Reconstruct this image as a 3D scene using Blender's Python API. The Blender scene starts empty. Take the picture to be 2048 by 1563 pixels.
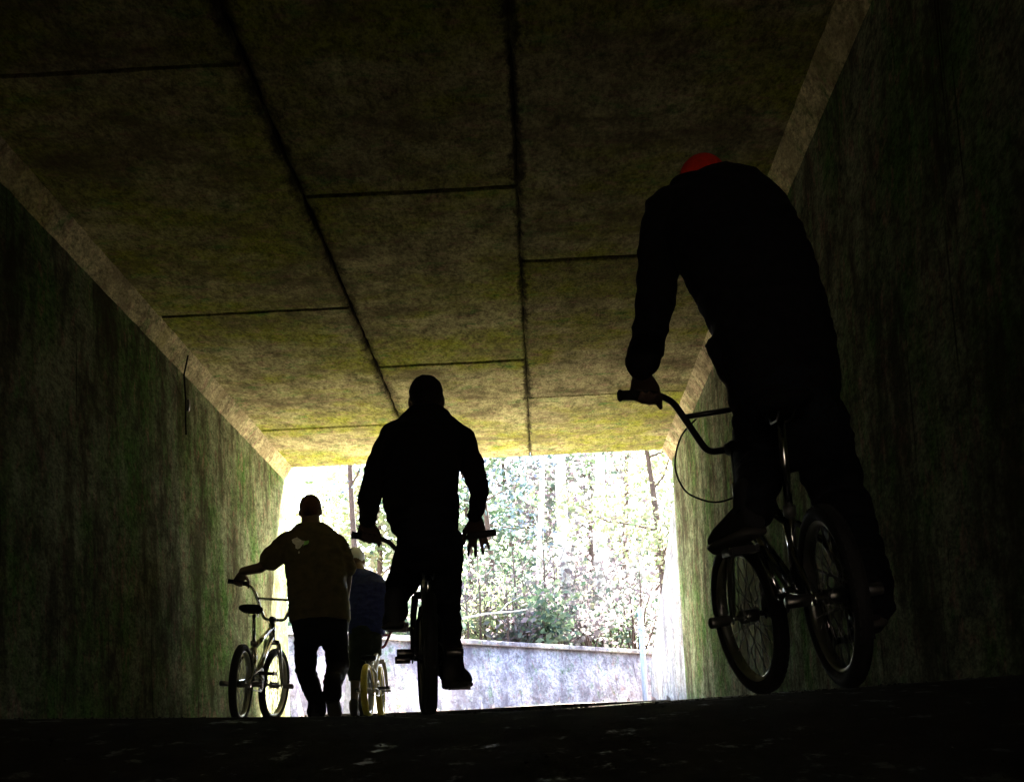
import bpy, bmesh, math, random
import numpy as np
from mathutils import Vector, Matrix, noise
from mathutils.bvhtree import BVHTree

SC = bpy.context.scene
COL = SC.collection
R = math.radians

# ------------------------------------------------------------------ camera
FPX, IW, IH = 3797.85, 2048.0, 1563.0
CAX = Vector((0.99876215, 0.01683066, -0.04680707))
CAY = Vector((0.04913271, -0.18709059, 0.98111319))
CAF = Vector((-0.00775562, 0.98219847, 0.18768593))
cam_d = bpy.data.cameras.new('camera')
cam = bpy.data.objects.new('camera', cam_d); COL.objects.link(cam)
cam.matrix_world = Matrix(((CAX.x, CAY.x, -CAF.x, 0), (CAX.y, CAY.y, -CAF.y, 0), (CAX.z, CAY.z, -CAF.z, 0), (0, 0, 0, 1)))
cam_d.sensor_fit = 'HORIZONTAL'; cam_d.sensor_width = 36.0
cam_d.lens = 36.0 * FPX / IW
cam_d.clip_start = 0.05; cam_d.clip_end = 2000
SC.camera = cam

# ------------------------------------------------------------------ world, sun, exposure
SUN_DIR = Vector((-0.16, -0.60, -0.78)).normalized()          # the way the light travels
wd = bpy.data.worlds.new('World'); SC.world = wd; wd.use_nodes = True
wn = wd.node_tree.nodes; wl = wd.node_tree.links; wn.clear()
sky = wn.new('ShaderNodeTexSky'); sky.sky_type = 'NISHITA'; sky.sun_disc = False
s = -SUN_DIR
sky.sun_elevation = math.asin(s.z); sky.sun_rotation = math.atan2(s.x, s.y)
sky.air_density = 1.0; sky.dust_density = 2.5; sky.ozone_density = 1.0
wb = wn.new('ShaderNodeBackground'); wb.inputs['Strength'].default_value = 0.05
wo = wn.new('ShaderNodeOutputWorld')
wl.new(sky.outputs[0], wb.inputs[0]); wl.new(wb.outputs[0], wo.inputs[0])
sun_d = bpy.data.lights.new('sun', 'SUN'); sun_d.energy = 5.0; sun_d.angle = R(0.53); sun_d.color = (1.0, 0.96, 0.90)
sun = bpy.data.objects.new('sun', sun_d); COL.objects.link(sun)
sun.rotation_euler = SUN_DIR.to_track_quat('-Z', 'Y').to_euler()
SC.view_settings.view_transform = 'Standard'; SC.view_settings.look = 'None'
SC.view_settings.gamma = 1.0; SC.view_settings.use_curve_mapping = False
SC.view_settings.exposure = 5.2
SC.cycles.max_bounces = 4; SC.cycles.diffuse_bounces = 2; SC.cycles.glossy_bounces = 3
SC.cycles.transmission_bounces = 3; SC.cycles.transparent_max_bounces = 6
SC.cycles.use_denoising = True
SC.cycles.sample_clamp_indirect = 6.0

# ------------------------------------------------------------------ geometry of the place
XL, XR, ZC = -2.324, 1.329, 2.751          # tunnel side walls and ceiling (camera height is z = 0)
CHH, CHV = 0.085, 0.115                      # haunch between wall and ceiling
YEXIT, YBACK = 17.7, -14.0
GRADE = 0.0222

def ray(px, py):
    d = CAF * FPX + CAX * (px - IW / 2) - CAY * (py - IH / 2)
    return d / d.y
def at(px, py, Y):                           # a place seen at this pixel, at distance Y up the tunnel
    return ray(px, py) * Y
def floor_z(x, y):
    c = 0.030 * max(0.0, x - 0.25) + 0.040 * max(0.0, -x - 0.40) * min(1.0, max(0.0, (9.5 - y) / 3.5))
    if y >= 4.9: return GRADE * y + c
    if y <= 2.0: return -0.15
    t = (4.9 - y) / 2.9
    z0 = GRADE * y + c
    w = t * t * (3 - 2 * t)
    return z0 * (1 - w) + (-0.15) * w
def on_floor(px, py, Y):
    x = (ray(px, py) * Y).x
    return Vector((x, Y, floor_z(x, Y)))

# ------------------------------------------------------------------ helpers
class MB:
    def __init__(s): s.v = []; s.f = []
    def add(s, vs, fs):
        o = len(s.v); s.v += [tuple(v) for v in vs]; s.f += [tuple(i + o for i in f) for f in fs]; return s
    def box(s, x0, x1, y0, y1, z0, z1):
        vs = [(x0,y0,z0),(x1,y0,z0),(x1,y1,z0),(x0,y1,z0),(x0,y0,z1),(x1,y0,z1),(x1,y1,z1),(x0,y1,z1)]
        return s.add(vs, [(0,3,2,1),(4,5,6,7),(0,1,5,4),(1,2,6,5),(2,3,7,6),(3,0,4,7)])
    def tube(s, pts, rad, n=10, caps=True):
        pts = [Vector(p) for p in pts]
        if not hasattr(rad, '__len__'): rad = [rad] * len(pts)
        vs = []; fs = []; up = None
        for i, p in enumerate(pts):
            a = pts[max(0, i - 1)]; b = pts[min(len(pts) - 1, i + 1)]
            t = (b - a).normalized()
            if up is None:
                up = Vector((0, 0, 1)) if abs(t.z) < 0.9 else Vector((1, 0, 0))
            u = t.cross(up).normalized(); w = u.cross(t).normalized(); up = w
            for k in range(n):
                an = 2 * math.pi * k / n
                vs.append(p + (u * math.cos(an) + w * math.sin(an)) * rad[i])
        for i in range(len(pts) - 1):
            for k in range(n):
                k2 = (k + 1) % n
                fs.append((i*n+k, i*n+k2, (i+1)*n+k2, (i+1)*n+k))
        if caps:
            fs.append(tuple(reversed(range(n)))); fs.append(tuple(range((len(pts)-1)*n, len(pts)*n)))
        return s.add(vs, fs)
    def ball(s, c, r, n=12, m=8, rot=None):
        c = Vector(c); r = Vector(r) if hasattr(r, '__len__') else Vector((r, r, r))
        vs = [Vector((0, 0, 1))]
        for i in range(1, m):
            th = math.pi * i / m
            for k in range(n):
                ph = 2 * math.pi * k / n
                vs.append(Vector((math.sin(th) * math.cos(ph), math.sin(th) * math.sin(ph), math.cos(th))))
        vs.append(Vector((0, 0, -1)))
        out = []
        for v in vs:
            q = Vector((v.x * r.x, v.y * r.y, v.z * r.z))
            if rot is not None: q = rot @ q
            out.append(c + q)
        fs = []
        for k in range(n): fs.append((0, 1 + k, 1 + (k + 1) % n))
        for i in range(m - 2):
            for k in range(n):
                a = 1 + i * n + k; b = 1 + i * n + (k + 1) % n
                fs.append((a, a + n, b + n, b))
        L = len(vs) - 1
        for k in range(n): fs.append((L, 1 + (m - 2) * n + (k + 1) % n, 1 + (m - 2) * n + k))
        return s.add(out, fs)
    def limb(s, pts, rad, n=12):              # a rounded tapered chain
        pts = [Vector(p) for p in pts]
        s.tube(pts, rad, n)
        for p, r in zip(pts, rad): s.ball(p, r * 0.995, n, 8)
        return s
    def loft(s, secs, n=24, e=2.4):          # secs: centre, half-vector across, half-vector deep
        vs = []; fs = []
        for c, a, b in secs:
            c = Vector(c); a = Vector(a); b = Vector(b)
            for k in range(n):
                an = 2 * math.pi * k / n
                cc, ss = math.cos(an), math.sin(an)
                q = abs(cc) ** (2 / e) * (1 if cc >= 0 else -1); w = abs(ss) ** (2 / e) * (1 if ss >= 0 else -1)
                vs.append(c + a * q + b * w)
        m = len(secs)
        for i in range(m - 1):
            for k in range(n):
                k2 = (k + 1) % n
                fs.append((i*n+k, i*n+k2, (i+1)*n+k2, (i+1)*n+k))
        fs.append(tuple(reversed(range(n)))); fs.append(tuple(range((m-1)*n, m*n)))
        return s.add(vs, fs)
    def ring(s, c, r, axis, section, n=48):  # section: list of (radial, axial) offsets
        c = Vector(c); axis = Vector(axis).normalized()
        u = axis.orthogonal().normalized(); w = axis.cross(u)
        m = len(section); vs = []; fs = []
        for k in range(n):
            an = 2 * math.pi * k / n
            d = u * math.cos(an) + w * math.sin(an)
            for (ra, ax) in section: vs.append(c + d * (r + ra) + axis * ax)
        for k in range(n):
            k2 = (k + 1) % n
            for j in range(m):
                j2 = (j + 1) % m
                fs.append((k*m+j, k2*m+j, k2*m+j2, k*m+j2))
        return s.add(vs, fs)
    def mesh(s, name, smooth=True):
        me = bpy.data.meshes.new(name); me.from_pydata(s.v, [], s.f)
        bm = bmesh.new(); bm.from_mesh(me); bmesh.ops.recalc_face_normals(bm, faces=bm.faces); bm.to_mesh(me); bm.free()
        if smooth:
            me.polygons.foreach_set('use_smooth', [True] * len(me.polygons))
        return me
    def build(s, name, mat, parent=None, smooth=True):
        return link(name, s.mesh(name, smooth), mat, parent)

def link(name, me, mat, parent=None):
    o = bpy.data.objects.new(name, me); COL.objects.link(o)
    if mat is not None:
        me.materials.clear(); me.materials.append(mat)
    if parent is not None: o.parent = parent
    return o
def tag(o, label=None, cat=None, group=None, kind=None):
    if label: o['label'] = label
    if cat: o['category'] = cat
    if group: o['group'] = group
    if kind: o['kind'] = kind
    return o
def empty(name, mat4=None):
    o = bpy.data.objects.new(name, None); COL.objects.link(o); o.empty_display_size = 0.1
    if mat4 is not None: o.matrix_world = mat4
    return o
def bevel_mesh(me, w, seg=2):
    bm = bmesh.new(); bm.from_mesh(me)
    bmesh.ops.bevel(bm, geom=list(bm.edges), offset=w, segments=seg, affect='EDGES', profile=0.6)
    bm.to_mesh(me); bm.free(); return me

def skin_mesh(mb, name, voxel, smooth=5, folds=0.0, fscale=9.0, seed=0):
    """merge overlapping closed pieces into one continuous surface"""
    me = mb.mesh(name + '_raw', False)
    t = bpy.data.objects.new('raw', me); COL.objects.link(t)
    m = t.modifiers.new('r', 'REMESH'); m.mode = 'VOXEL'; m.voxel_size = voxel; m.use_smooth_shade = True
    m2 = t.modifiers.new('s', 'SMOOTH'); m2.factor = 0.5; m2.iterations = smooth
    dg = bpy.context.evaluated_depsgraph_get()
    out = bpy.data.meshes.new_from_object(t.evaluated_get(dg)); out.name = name
    bpy.data.objects.remove(t); bpy.data.meshes.remove(me)
    if folds > 0:
        n = len(out.vertices); co = np.empty(n * 3); out.vertices.foreach_get('co', co); co = co.reshape(-1, 3)
        no = np.empty(n * 3); out.vertices.foreach_get('normal', no); no = no.reshape(-1, 3)
        off = Vector((seed * 7.3, seed * 3.1, 0))
        d = np.empty(n)
        for i in range(n):
            p = Vector(co[i])
            q = Vector((p.x * fscale * .8, p.y * fscale * .8, p.z * fscale * 1.9)) + off
            a = noise.noise(q); b = noise.noise(q * 2.3 + Vector((3, 1, 9)))
            d[i] = (1 - abs(a) * 2.2) * .6 + b * .4
        co += no * (d * folds)[:, None]
        out.vertices.foreach_set('co', co.ravel()); out.update()
    out.polygons.foreach_set('use_smooth', [True] * len(out.polygons))
    return out

# ------------------------------------------------------------------ materials
class NT:
    def __init__(s, name):
        s.m = bpy.data.materials.new(name); s.m.use_nodes = True
        s.t = s.m.node_tree; s.t.nodes.clear()
        s.out = s.t.nodes.new('ShaderNodeOutputMaterial')
        s.p = s.t.nodes.new('ShaderNodeBsdfPrincipled'); s.l(s.p.outputs[0], s.out.inputs[0])
        s.tc = s.t.nodes.new('ShaderNodeTexCoord')
    def n(s, ty, **kw):
        nd = s.t.nodes.new(ty)
        for k, v in kw.items(): setattr(nd, k, v)
        return nd
    def l(s, a, b): s.t.links.new(a, b)
    def mapping(s, scale=(1, 1, 1), loc=(0, 0, 0), src='Object'):
        m = s.n('ShaderNodeMapping'); m.inputs['Scale'].default_value = scale; m.inputs['Location'].default_value = loc
        s.l(s.tc.outputs[src], m.inputs[0]); return m.outputs[0]
    def world(s, scale=(1, 1, 1), loc=(0, 0, 0)):
        g = s.n('ShaderNodeNewGeometry'); m = s.n('ShaderNodeMapping')
        m.inputs['Scale'].default_value = scale; m.inputs['Location'].default_value = loc
        s.l(g.outputs['Position'], m.inputs[0]); return m.outputs[0]
    def noise(s, vec, scale, detail=6, rough=0.6):
        nd = s.n('ShaderNodeTexNoise'); nd.inputs['Scale'].default_value = scale; nd.inputs['Detail'].default_value = detail
        nd.inputs['Roughness'].default_value = rough; s.l(vec, nd.inputs['Vector']); return nd
    def ramp(s, fac, stops):
        r = s.n('ShaderNodeValToRGB'); e = r.color_ramp.elements
        while len(e) > 1: e.remove(e[-1])
        e[0].position = stops[0][0]; e[0].color = (*stops[0][1], 1)
        for p, c in stops[1:]:
            k = e.new(p); k.color = (*c, 1)
        s.l(fac, r.inputs[0]); return r.outputs[0]
    def mix(s, fac, a, b, mode='MIX'):
        m = s.n('ShaderNodeMix', data_type='RGBA', blend_type=mode)
        if isinstance(fac, (int, float)): m.inputs[0].default_value = fac
        else: s.l(fac, m.inputs[0])
        for i, x in ((6, a), (7, b)):
            if isinstance(x, tuple): m.inputs[i].default_value = (*x, 1)
            else: s.l(x, m.inputs[i])
        return m.outputs[2]
    def bump(s, h, strength=0.4, dist=0.02):
        b = s.n('ShaderNodeBump'); b.inputs['Strength'].default_value = strength; b.inputs['Distance'].default_value = dist
        s.l(h, b.inputs['Height']); s.l(b.outputs[0], s.p.inputs['Normal'])

def g3(v): return (v, v, v)
def m_plain(name, col, rough=0.6, metal=0.0, var=0.15, scale=30.0, bump=0.0, spec=0.5):
    t = NT(name); v = t.mapping()
    nz = t.noise(v, scale, 5)
    c = t.ramp(nz.outputs[0], [(0.3, tuple(x * (1 - var) for x in col)), (0.7, tuple(min(1, x * (1 + var)) for x in col))])
    t.l(c, t.p.inputs['Base Color']); t.p.inputs['Roughness'].default_value = rough; t.p.inputs['Metallic'].default_value = metal
    t.p.inputs['Specular IOR Level'].default_value = spec
    if bump > 0: t.bump(nz.outputs[0], bump, 0.01)
    return t.m

def m_concrete(name, base, moss, dark, streaks=False, mossy=0.5, joints=()):
    t = NT(name)
    big = t.noise(t.world(loc=(2, 5, 3)), 0.95, 5, 0.62); mid = t.noise(t.world(loc=(7, 3, 1), scale=(1, .45, 1)), 4.2, 6, 0.7)
    fine = t.noise(t.world(loc=(1, 8, 4), scale=(1, .33, 1)), 26, 4, 0.8); grit = t.noise(t.world(loc=(5, 1, 4), scale=(1, .33, 1)), 75, 2, 0.8)
    col = t.ramp(mid.outputs[0], [(0.38, tuple(x * 0.55 for x in base)), (0.5, base), (0.62, tuple(min(1, x * 1.25) for x in base))])
    m0 = 0.62 - 0.24 * mossy
    mf = t.ramp(big.outputs[0], [(m0, g3(0)), (m0 + 0.11, g3(1))])
    mf = t.mix(1.0, mf, t.ramp(mid.outputs[0], [(0.40, g3(0.35)), (0.56, g3(1))]), 'MULTIPLY')
    col = t.mix(mf, col, moss)
    sp = t.noise(t.world(loc=(4, 4, 9)), 8, 5, 0.75)            # pinkish lichen and green algae
    col = t.mix(t.ramp(sp.outputs[0], [(0.54, g3(0)), (0.64, g3(0.6))]), col, (0.34, 0.19, 0.15))
    sp2 = t.noise(t.world(loc=(14, 2, 5)), 6, 5, 0.75)
    col = t.mix(t.ramp(sp2.outputs[0], [(0.55, g3(0)), (0.66, g3(0.6))]), col, (0.09, 0.22, 0.06))
    col = t.mix(1.0, col, t.ramp(fine.outputs[0], [(0.37, g3(0.55)), (0.5, g3(1.0)), (0.63, g3(1.32))]), 'MULTIPLY')
    col = t.mix(1.0, col, t.ramp(grit.outputs[0], [(0.35, g3(0.65)), (0.5, g3(1.0)), (0.65, g3(1.3))]), 'MULTIPLY')
    if streaks:                              # water stains that run down the wall
        st = t.noise(t.world(scale=(1, 2.2, 0.8)), 1.2, 5, 0.65)
        col = t.mix(t.mix(1.0, t.ramp(st.outputs[0], [(0.47, g3(0)), (0.62, g3(0.9))]), t.ramp(sp2.outputs[0], [(0.40, g3(1)), (0.58, g3(0.1))]), 'MULTIPLY'), col, dark)
        pt = t.noise(t.world(loc=(3, 9, 2), scale=(1, 1, .7)), 1.7, 5, 0.65)
        col = t.mix(t.ramp(pt.outputs[0], [(0.50, g3(0)), (0.62, g3(0.75))]), col, tuple(x * 0.8 for x in dark))
        st2 = t.noise(t.world(scale=(1, 11, 0.5), loc=(2, 5, 7)), 1.3, 4, 0.6)
        col = t.mix(t.ramp(st2.outputs[0], [(0.64, g3(0)), (0.70, g3(0.8))]), col, tuple(x * 0.35 for x in dark))
    else:
        st = t.noise(t.world(loc=(9, 5, 7)), 1.6, 7, 0.72)
        col = t.mix(t.ramp(st.outputs[0], [(0.50, g3(0)), (0.66, g3(0.75))]), col, dark)
    if joints:                               # soot and damp that has crept out of the long joints
        g = t.n('ShaderNodeNewGeometry'); sx = t.n('ShaderNodeSeparateXYZ'); t.l(g.outputs['Position'], sx.inputs[0])
        for jx, wd_ in joints:
            a = t.n('ShaderNodeMath', operation='SUBTRACT'); t.l(sx.outputs[0], a.inputs[0]); a.inputs[1].default_value = jx
            b = t.n('ShaderNodeMath', operation='ABSOLUTE'); t.l(a.outputs[0], b.inputs[0])
            c = t.n('ShaderNodeMath', operation='MULTIPLY_ADD'); t.l(fine.outputs[0], c.inputs[0]); c.inputs[1].default_value = 0.07; t.l(b.outputs[0], c.inputs[2])
            d = t.n('ShaderNodeMath', operation='MULTIPLY_ADD'); t.l(st.outputs[0], d.inputs[0]); d.inputs[1].default_value = 0.10; t.l(c.outputs[0], d.inputs[2])
            jm = t.mix(1.0, t.ramp(d.outputs[0], [(0.085 + wd_ * .5, g3(0.9)), (0.085 + wd_ * 1.6, g3(0))]), t.ramp(mid.outputs[0], [(0.40, g3(0.25)), (0.55, g3(1))]), 'MULTIPLY')
            col = t.mix(jm, col, (0.03, 0.024, 0.016))
    oi = t.n('ShaderNodeObjectInfo')
    col = t.mix(1.0, col, t.ramp(oi.outputs['Random'], [(0.0, (0.82, 0.80, 0.84)), (0.5, g3(1.0)), (1.0, (1.12, 1.13, 1.02))]), 'MULTIPLY')
    t.l(col, t.p.inputs['Base Color']); t.p.inputs['Roughness'].default_value = 0.9
    t.p.inputs['Specular IOR Level'].default_value = 0.0
    t.bump(t.mix(0.5, mid.outputs[0], fine.outputs[0]), 0.5, 0.015)
    return t.m

M = {}
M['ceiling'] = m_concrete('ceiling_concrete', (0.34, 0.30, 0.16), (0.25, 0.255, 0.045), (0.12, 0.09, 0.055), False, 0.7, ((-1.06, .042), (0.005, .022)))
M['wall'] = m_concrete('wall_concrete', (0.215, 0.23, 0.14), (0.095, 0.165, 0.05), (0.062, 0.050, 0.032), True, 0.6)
M['haunch'] = m_concrete('haunch_concrete', (0.46, 0.39, 0.23), (0.36, 0.31, 0.12), (0.25, 0.19, 0.11), False, 0.2)
M['joint'] = m_plain('joint_grime', (0.020, 0.017, 0.012), 1.0, 0, .15, 30, 0, 0.0)
M['pale_concrete'] = m_concrete('pale_concrete', (0.42, 0.41, 0.45), (0.28, 0.28, 0.27), (0.18, 0.16, 0.19), True, 0.3)

def m_floor(name, c1, c2):
    t = NT(name)
    a = t.noise(t.world(scale=(1, 0.45, 1)), 9, 6, 0.7); f = t.noise(t.world(loc=(3, 3, 3)), 70, 4, 0.8); b = t.noise(t.world(loc=(1, 9, 2)), 1.1, 4, 0.6)
    col = t.ramp(a.outputs[0], [(0.3, c1), (0.7, c2)])
    t.l(col, t.p.inputs['Base Color'])
    pw = t.noise(t.world(scale=(1, .5, 1), loc=(0.4, 2.2, 0)), 11.0, 4, 0.7)
    t.l(t.ramp(pw.outputs[0], [(0.58, g3(0.9)), (0.66, g3(0.36))]), t.p.inputs['Roughness'])
    t.l(t.ramp(pw.outputs[0], [(0.57, g3(0.04)), (0.68, g3(0.16))]), t.p.inputs['Specular IOR Level'])
    t.bump(t.mix(0.6, a.outputs[0], f.outputs[0]), 0.9, 0.02)
    return t.m
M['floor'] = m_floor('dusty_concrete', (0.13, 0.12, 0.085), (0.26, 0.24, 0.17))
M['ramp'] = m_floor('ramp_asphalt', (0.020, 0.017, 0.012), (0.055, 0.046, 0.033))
def m_earth(name, c1, c2, c3):
    t = NT(name)
    a = t.noise(t.world(), 2.2, 6, 0.65); f = t.noise(t.world(loc=(3, 3, 3)), 24, 4, 0.8)
    col = t.ramp(a.outputs[0], [(0.3, c1), (0.5, c2), (0.7, c3)])
    col = t.mix(1.0, col, t.ramp(f.outputs[0], [(0.3, g3(0.5)), (0.7, g3(1.35))]), 'MULTIPLY')
    t.l(col, t.p.inputs['Base Color']); t.p.inputs['Roughness'].default_value = 0.95
    t.bump(f.outputs[0], 0.8, 0.04); return t.m
M['earth'] = m_earth('leaf_litter_earth', (0.09, 0.07, 0.055), (0.15, 0.12, 0.095), (0.19, 0.17, 0.12))
M['path'] = m_earth('gravel_path', (0.22, 0.20, 0.17), (0.28, 0.25, 0.21), (0.34, 0.31, 0.26))
M['bark'] = m_plain('pale_bark', (0.52, 0.49, 0.46), 0.85, 0, 0.35, 14, 0.5)
M['dark_bark'] = m_plain('dark_bark', (0.085, 0.055, 0.042), 0.9, 0, 0.4, 14, 0.5)

def m_leaf(name, cols, trans=0.35):
    t = NT(name)
    g = t.n('ShaderNodeNewGeometry')
    st = [((i + 0.0) / len(cols), c) for i, c in enumerate(cols)]
    c = t.ramp(g.outputs['Random Per Island'], st)
    t.t.nodes.remove(t.p)
    d = t.n('ShaderNodeBsdfDiffuse'); tr = t.n('ShaderNodeBsdfTranslucent'); mx = t.n('ShaderNodeMixShader')
    mx.inputs[0].default_value = trans
    t.l(c, d.inputs[0]); t.l(c, tr.inputs[0]); t.l(d.outputs[0], mx.inputs[1]); t.l(tr.outputs[0], mx.inputs[2]); t.l(mx.outputs[0], t.out.inputs[0])
    return t.m
M['leaf_green'] = m_leaf('green_leaves', [(0.095, 0.15, 0.078), (0.168, 0.223, 0.127), (0.235, 0.284, 0.173), (0.086, 0.128, 0.098)])
M['leaf_yellow'] = m_leaf('yellow_green_leaves', [(0.229, 0.28, 0.131), (0.308, 0.342, 0.179), (0.175, 0.223, 0.113), (0.325, 0.3, 0.19)])
M['leaf_brown'] = m_leaf('brown_leaves', [(0.153, 0.125, 0.123), (0.233, 0.194, 0.209), (0.201, 0.208, 0.177), (0.253, 0.185, 0.213), (0.128, 0.155, 0.123)])
M['leaf_blue'] = m_leaf('blue_green_leaves', [(0.113, 0.163, 0.212), (0.158, 0.211, 0.257), (0.16, 0.174, 0.251), (0.09, 0.139, 0.136)])

M['black_cloth'] = m_plain('black_cotton', (0.012, 0.012, 0.013), 0.95, 0, 0.3, 40, 0.2, 0.15)
M['dark_denim'] = m_plain('dark_denim', (0.014, 0.015, 0.019), 0.95, 0, 0.3, 60, 0.2, 0.15)
M['navy_cloth'] = m_plain('navy_cotton', (0.02, 0.028, 0.13), 0.9, 0, 0.3, 40, 0.2, 0.2)
M['olive_cloth'] = m_plain('olive_cotton', (0.095, 0.080, 0.040), 0.95, 0, 0.25, 18, 0.2, 0.15)
M['olive_shorts'] = m_plain('dark_olive_cotton', (0.022, 0.028, 0.022), 0.95, 0, 0.3, 25, 0.2, 0.15)
M['red_cloth'] = m_plain('red_cotton', (0.88, 0.045, 0.014), 0.7, 0.0, 0.10, 50, 0.1, 0.2)
M['rust_hair'] = m_plain('reddish_brown_hair', (0.075, 0.028, 0.014), 0.8, 0, 0.4, 80, 0.4, 0.3)
M['white_cloth'] = m_plain('pale_grey_cotton', (0.62, 0.66, 0.78), 0.9, 0, 0.1, 30, 0.1, 0.2)
M['blue_print'] = m_plain('blue_print', (0.03, 0.06, 0.22), 0.8)
M['print'] = m_plain('faded_print', (0.78, 0.74, 0.66), 0.8, 0, 0.35, 30)
M['print_green'] = m_plain('green_print', (0.35, 0.75, 0.20), 0.8, 0, 0.2, 30)
M['skin'] = m_plain('skin', (0.11, 0.070, 0.050), 0.65, 0, 0.1, 20, 0.05, 0.35)
M['hair'] = m_plain('dark_hair', (0.015, 0.012, 0.010), 0.8, 0, 0.4, 80, 0.4, 0.3)
M['shoe'] = m_plain('black_canvas', (0.015, 0.015, 0.016), 0.8)
M['sole'] = m_plain('grey_rubber', (0.07, 0.065, 0.055), 0.8)
M['rubber'] = m_plain('tyre_rubber', (0.016, 0.016, 0.016), 0.75, 0, 0.2, 60, 0.3)
M['yellow_rubber'] = m_plain('yellow_tyre_rubber', (0.50, 0.40, 0.04), 0.7, 0, 0.15, 40, 0.2)
M['chrome'] = m_plain('scuffed_chrome', (0.78, 0.78, 0.80), 0.18, 1.0, 0.06, 20)
M['rim_alloy'] = m_plain('brushed_rim_alloy', (0.62, 0.61, 0.58), 0.32, 1.0, 0.08, 20)
M['black_paint'] = m_plain('black_bike_paint', (0.012, 0.012, 0.013), 0.38, 0, 0.1, 20)
M['pale_paint'] = m_plain('cream_bike_paint', (0.58, 0.52, 0.42), 0.35, 0, 0.08, 20)
M['pink_paint'] = m_plain('pink_bar_paint', (0.30, 0.06, 0.10), 0.35, 0, 0.1, 20)
M['steel'] = m_plain('dull_steel', (0.30, 0.29, 0.28), 0.4, 1.0, 0.15, 30)
M['blue_post'] = m_plain('pale_blue_post', (0.42, 0.50, 0.66), 0.6)

def struct(name, mb, mat, parent=None, smooth=False):
    o = mb.build(name, mat, parent, smooth)
    if parent is None: o['kind'] = 'structure'
    return o

# ------------------------------------------------------------------ tunnel
ys = list(np.arange(YBACK, 1.5, 1.5)) + list(np.arange(1.5, 6.0, 0.05)) + list(np.arange(6.0, YEXIT + 0.25, 0.25))
xs = list(np.linspace(XL - 0.02, XR + 0.02, 60))
def floor_part(name, y_list, mat):
    fl = MB(); nx = len(xs)
    for y in y_list:
        for x in xs:
            e = (noise.noise(Vector((x * 2.1, y * 1.3, 0))) * 0.005 + noise.noise(Vector((x * 9, y * 7, 3))) * 0.0022) * (1.0 if y < 9 else 0.3)
            if y > 5: e = min(e, 0) * 0.6
            fl.v.append((x, y, floor_z(x, y) + e))
    for j in range(len(y_list) - 1):
        for i in range(nx - 1): fl.f.append((j*nx+i, j*nx+i+1, (j+1)*nx+i+1, (j+1)*nx+i))
    return struct(name, fl, mat, smooth=True)
cut = next(i for i, y in enumerate(ys) if y > 5.6)
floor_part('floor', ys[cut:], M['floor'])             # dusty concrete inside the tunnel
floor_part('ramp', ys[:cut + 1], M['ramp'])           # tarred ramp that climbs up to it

PL = 4.22
def ragged(x0, x1, y0, y1, z0, z1, amp, seed, step=0.09):
    """a slab whose edges are worn and slightly wavy"""
    n1 = max(2, int((x1 - x0) / step)); n2 = max(2, int((y1 - y0) / step)); ring_ = []
    def jit(x, y): return amp * (noise.noise(Vector((x * 5 + seed, y * 5, seed))) + .8 * noise.noise(Vector((x * 17 + seed, y * 17, seed))))
    for i in range(n1): x = x0 + (x1 - x0) * i / n1; ring_.append((x, y0 + jit(x, y0)))
    for i in range(n2): y = y0 + (y1 - y0) * i / n2; ring_.append((x1 + jit(x1, y) * .6, y))
    for i in range(n1): x = x1 - (x1 - x0) * i / n1; ring_.append((x, y1 + jit(x, y1)))
    for i in range(n2): y = y1 - (y1 - y0) * i / n2; ring_.append((x0 + jit(x0, y) * .6, y))
    n = len(ring_); b = 0.012; cx, cy = (x0 + x1) / 2, (y0 + y1) / 2
    ins = [(cx + (x - cx) * (1 - 2 * b / (x1 - x0)), cy + (y - cy) * (1 - 2 * b / (y1 - y0))) for x, y in ring_]
    m = MB(); m.v = [(x, y, z0) for x, y in ins] + [(x, y, z0 + b) for x, y in ring_] + [(x, y, z1) for x, y in ring_]
    m.f = [tuple(reversed(range(n)))]
    for k in range(2):
        for i in range(n): m.f.append((k*n+i, k*n+(i+1) % n, (k+1)*n+(i+1) % n, (k+1)*n+i))
    return m
def panel_set(parent, name, mat, x0, x1, joints, zc, gap, thick=0.10):
    js = sorted(joints)
    for k, (a, b) in enumerate(zip(js[:-1], js[1:])):
        g = gap * (2.3 if abs(a - 9.03) < .1 or abs(a - 11.4) < .1 else 1.3 if abs(a - 10.5) < .1 else 1.0)
        dz = 0.006 * ((k * 7 + int(x0 * 10)) % 3 - 1)
        m = ragged(x0, x1, a + g / 2, b - (gap / 2 if b < YEXIT else 0), zc + dz * .5, zc + thick, 0.014, k * 3.7 + x0, 0.09 if b > 4 else .6)
        link(name, m.mesh(name, False), mat, parent)
ceil = struct('ceiling', MB().box(XL - 0.3, XR + 0.3, YBACK, YEXIT - 0.005, ZC + 0.045, ZC + 0.45), M['joint'])
def jseq(first, extra=()):
    j = [first + k * PL for k in range(-9, 3)]
    j = [q for q in j if YBACK + 0.5 < q < YEXIT - 0.6] + list(extra)
    return [YBACK] + j + [YEXIT]
JL, JR, LG = -1.06, 0.005, 0.020
ceil_cols = [(XL + CHH - 0.02, JL - LG / 2, jseq(11.40)), (JL + LG / 2, JR - LG / 2 + .008, [q for q in jseq(9.03)][:-1] + [16.65, YEXIT]), (JR + LG / 2 - .008, XR - CHH + 0.02, jseq(10.50))]
for x0, x1, js in ceil_cols:
    js = sorted(set(js))
    panel_set(ceil, 'ceiling_panel', M['ceiling'], x0, x1, js, ZC, 0.034, 0.044)

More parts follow.
